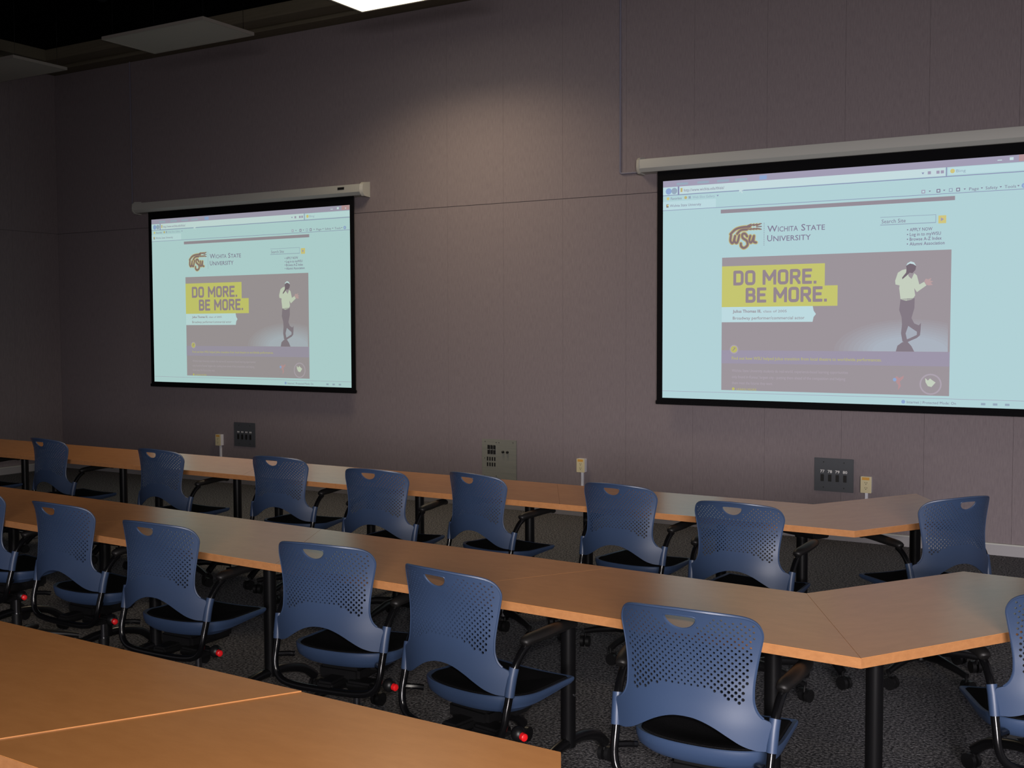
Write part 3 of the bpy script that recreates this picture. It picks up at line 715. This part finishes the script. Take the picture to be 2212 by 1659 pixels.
    for s_ in (-1, 1):
        P = [(s_ * 0.236, -0.1865, 0.492), (s_ * 0.237, -0.1815, 0.52), (s_ * 0.238, -0.1745, 0.55), (s_ * 0.240, -0.166, 0.579)]
        mb.tube(P, 0.0165, 16, 0, True)
    return mb.mesh('backrest', M_BLUE, 50)
def side_rim(outline):
    # the part of the outline above the sleeves
    P = [p for p in outline if p[1] > 0.582 and not (p[1] < 0.6015 and abs(p[0]) < 0.19)]
    return P

def seat_outline(k=1.0, dy=0.0):
    P = [(0, -0.184), (0.075, -0.180), (0.140, -0.163), (0.190, -0.130), (0.217, -0.080), (0.222, -0.01), (0.219, 0.07), (0.214, 0.14), (0.211, 0.190), (0.203, 0.203), (0.16, 0.204), (0.09, 0.202), (0, 0.201)]
    P = P + [(-x, y) for x, y in reversed(P[1:-1])]
    return [(v.x, v.y) for v in catmull([(a, b, 0) for a, b in P], 3, True)]
def seat_z(x, y): return 0.449 + 0.006 * (abs(x) / 0.21) ** 2 + 0.014 * max(0, -(y + 0.02) / 0.16)
def build_chair(label, armrests=True):
    t = thing('swivel_chair', label, 'chair', (0, 0, 0), 0, None)
    link('backrest', backrest_mesh(), t)
    # seat pan: outer wall, lip
    O = seat_outline(); m = MB(); n = len(O)
    def ring(k, dz, push=0.0): return [(x * k, (y) * k + push, seat_z(x * k, y * k) + (dz * (1 - 0.55 * max(0, min(1, (y + 0.12) / 0.3))) if dz < 0 else dz)) for x, y in O]
    rings = [ring(0.86, -0.050), ring(0.965, -0.034), ring(0.985, -0.020), ring(0.992, -0.017), ring(1.0, -0.004), ring(0.998, 0.003), ring(0.985, 0.006), ring(0.93, 0.004), ring(0.915, -0.002)]
    vs = [v for r_ in rings for v in r_]; fs = []
    for i in range(len(rings) - 1):
        for k in range(n):
            k2 = (k+1) % n; fs.append((i*n+k, i*n+k2, (i+1)*n+k2, (i+1)*n+k))
    m.add(vs, fs, 0, True); m.add(rings[0], [tuple(range(n-1, -1, -1))]); m.build('seat_pan', M_BLUE, t, angle=35)
    m = MB(); rr = [ring(0.928, 0.001), ring(0.90, 0.0075), ring(0.80, 0.009), ring(0.6, 0.005), ring(0.35, 0.0), ring(0.12, -0.003)]
    vs = [v for r_ in rr for v in r_]; fs = []
    for i in range(len(rr) - 1):
        for k in range(n):
            k2 = (k+1) % n; fs.append((i*n+k, i*n+k2, (i+1)*n+k2, (i+1)*n+k))
    m.add(vs, fs, 0, True); m.add(rr[-1], [tuple(range(n))]); m.build('seat_cushion', M_SEAT, t)
    # one black tube: armrest, through the sleeve, down, round behind and under the seat, and up the other side
    H = [(0.246, -0.100, 0.640), (0.243, -0.128, 0.622), (0.241, -0.156, 0.590), (0.238, -0.1745, 0.55), (0.236, -0.1865, 0.492), (0.235, -0.199, 0.45), (0.233, -0.208, 0.41), (0.222, -0.213, 0.375), (0.195, -0.217, 0.352), (0.15, -0.220, 0.342), (0.07, -0.222, 0.338)]
    Q = H + [(-x, y, z) for x, y, z in reversed(H)]
    m = MB(); m.tube(catmull(Q, 4), 0.0132, 12); m.build('frame_tube', M_BLACK, t)
    for s_ in (-1, 1):
        m = MB(); m.tube([(s_*0.235, -0.200, 0.437), (s_*0.20, -0.170, 0.435), (s_*0.185, -0.15, 0.430)], 0.010, 8); m.build('seat_bracket', M_BLACK, t)
    for s_ in (-1, 1):
        P = catmull([(s_*0.246, -0.128, 0.646), (s_*0.249, -0.105, 0.656), (s_*0.257, -0.055, 0.661), (s_*0.262, 0.0, 0.666), (s_*0.262, 0.06, 0.668), (s_*0.254, 0.115, 0.664), (s_*0.243, 0.150, 0.652)], 4)
        rs = []
        for i in range(len(P)):
            u = i / (len(P) - 1); rs.append(0.0135 + 0.0125 * math.sin(math.pi * min(1, u * 1.0)) ** 0.45 * (1.12 - 0.35 * u))
        m = MB(); m.tube(P, rs, 12, 0, True, (1.0, 1.0, 0.72)); m.build('armrest', M_PAD, t)
    # under-seat mechanism, lever knob, column
    m = MB(); m.box((-0.09, -0.13, 0.345), (0.09, 0.12, 0.40), 0, 0.012); m.box((-0.15, -0.05, 0.375), (0.15, 0.03, 0.41), 0, 0.008)
    m.box((-0.035, -0.225, 0.335), (0.035, -0.10, 0.368), 0, 0.008); m.box((0.05, -0.16, 0.325), (0.16, -0.08, 0.36), 0, 0.008); m.build('mechanism', M_PLASTIC, t)
    m = MB(); m.tube([(0.12, -0.12, 0.350), (0.205, -0.125, 0.356)], 0.006, 8); m.sphere((0.222, -0.125, 0.357), 0.025, 14); kn = m.build('lever_knob', M_PLASTIC, t)
    m = MB(); m.tube([(0.236, -0.128, 0.356), (0.256, -0.133, 0.354), (0.259, -0.134, 0.354)], [0.0125, 0.0125, 0.009], 12); m.build('red_button', M_RED, kn)
    m = MB(); m.tube([(0, 0, 0.10), (0, 0, 0.22)], 0.025, 14, 0); m.tube([(0, 0, 0.22), (0, 0, 0.35)], 0.014, 12, 1); m.build('column', [M_PLASTIC, M_CHROME], t)
    m = MB(); m.tube([(0, 0, 0.075), (0, 0, 0.085), (0, 0, 0.125), (0, 0, 0.135)], [0.03, 0.045, 0.040, 0.028], 16); m.build('hub', M_PLASTIC, t)
    for k in range(5):
        a = 2 * math.pi * (k + 0.5) / 5 + math.pi / 2; d = Vector((math.cos(a), math.sin(a), 0)); pd = Vector((-d.y, d.x, 0))
        m = MB(); m.tube([d*0.03 + Vector((0,0,0.105)), d*0.12 + Vector((0,0,0.108)), d*0.24 + Vector((0,0,0.090)), d*0.295 + Vector((0,0,0.078))], [0.024, 0.021, 0.016, 0.014], 10); sp = m.build('base_spoke', M_PLASTIC, t)
        m = MB(); c = d * 0.290
        m.tube([c + Vector((0,0,0.082)), c + Vector((0,0,0.045))], 0.006, 8)
        c2 = c + pd * 0.014
        for q in (-1, 1):
            m.tube([c2 + d*(q*0.006) + Vector((0,0,0.029)), c2 + d*(q*0.024) + Vector((0,0,0.029))], 0.029, 14)
        m.build('caster', M_PLASTIC, sp)
    return t
CH = [  # x, y, degrees, label, group
 (-7.86, 5.24, -2, 'blue swivel chair of the far row showing only armrest and seat tip at left edge', 'f'),
 (-6.821, 5.272, -4.1, 'blue swivel chair nearest the room corner, leftmost whole one of the far row', 'f'),
 (-5.601, 5.179, -0.9, 'blue swivel chair of the far row below the left part of the left screen', 'f'),
 (-4.66, 5.247, 3.8, 'blue swivel chair of the far row right below the left switch plate', 'f'),
 (-3.781, 5.059, 3.8, 'blue swivel chair of the far row below and right of the left screen edge', 'f'),
 (-3.144, 5.179, -11.8, 'blue swivel chair of the far row in front of the steel connection plate', 'f'),
 (-2.336, 5.196, -5.5, 'blue swivel chair of the far row right of the middle ivory outlet', 'f'),
 (-1.644, 4.933, -1.6, 'blue swivel chair of the far row at the bend, left of the angled end table', 'f'),
 (-1.009, 5.489, 54.4, 'blue swivel chair turned left at the angled far end table, against the wall baseboard', 'f'),
 (-5.02, 3.51, 0, 'blue swivel chair of the middle row cut by the left picture edge', 'm'),
 (-4.269, 3.434, -1.3, 'blue swivel chair, leftmost whole one of the middle row', 'm'),
 (-3.515, 3.306, 1.6, 'blue swivel chair, second whole one from the left in the middle row', 'm'),
 (-2.66, 3.299, 6.2, 'blue swivel chair of the middle row behind the step between the two near tables', 'm'),
 (-1.973, 3.173, -9.1, 'blue swivel chair left of the largest one, its right armrest before a table leg', 'm'),
 (-1.156, 3.101, 1.5, 'largest and nearest blue swivel chair, bottom right of centre', 'm'),
 (-0.318, 3.813, 28, 'blue swivel chair turned left, cut by the right picture edge', 'm'),
]
GR = {'f': 'swivel chairs along the far table row', 'm': 'swivel chairs along the middle table row'}
chair0 = build_chair('x')
index_children(chair0)
for i, (x, y, a, lb, gk) in enumerate(CH):
    c = chair0 if i == 0 else copy_tree(chair0)
    c.location = (x, y, 0); c.rotation_euler = (0, 0, R(a)); c.scale = (0.978, 0.978, 1.024); c['label'] = lb; c['group'] = GR[gk]
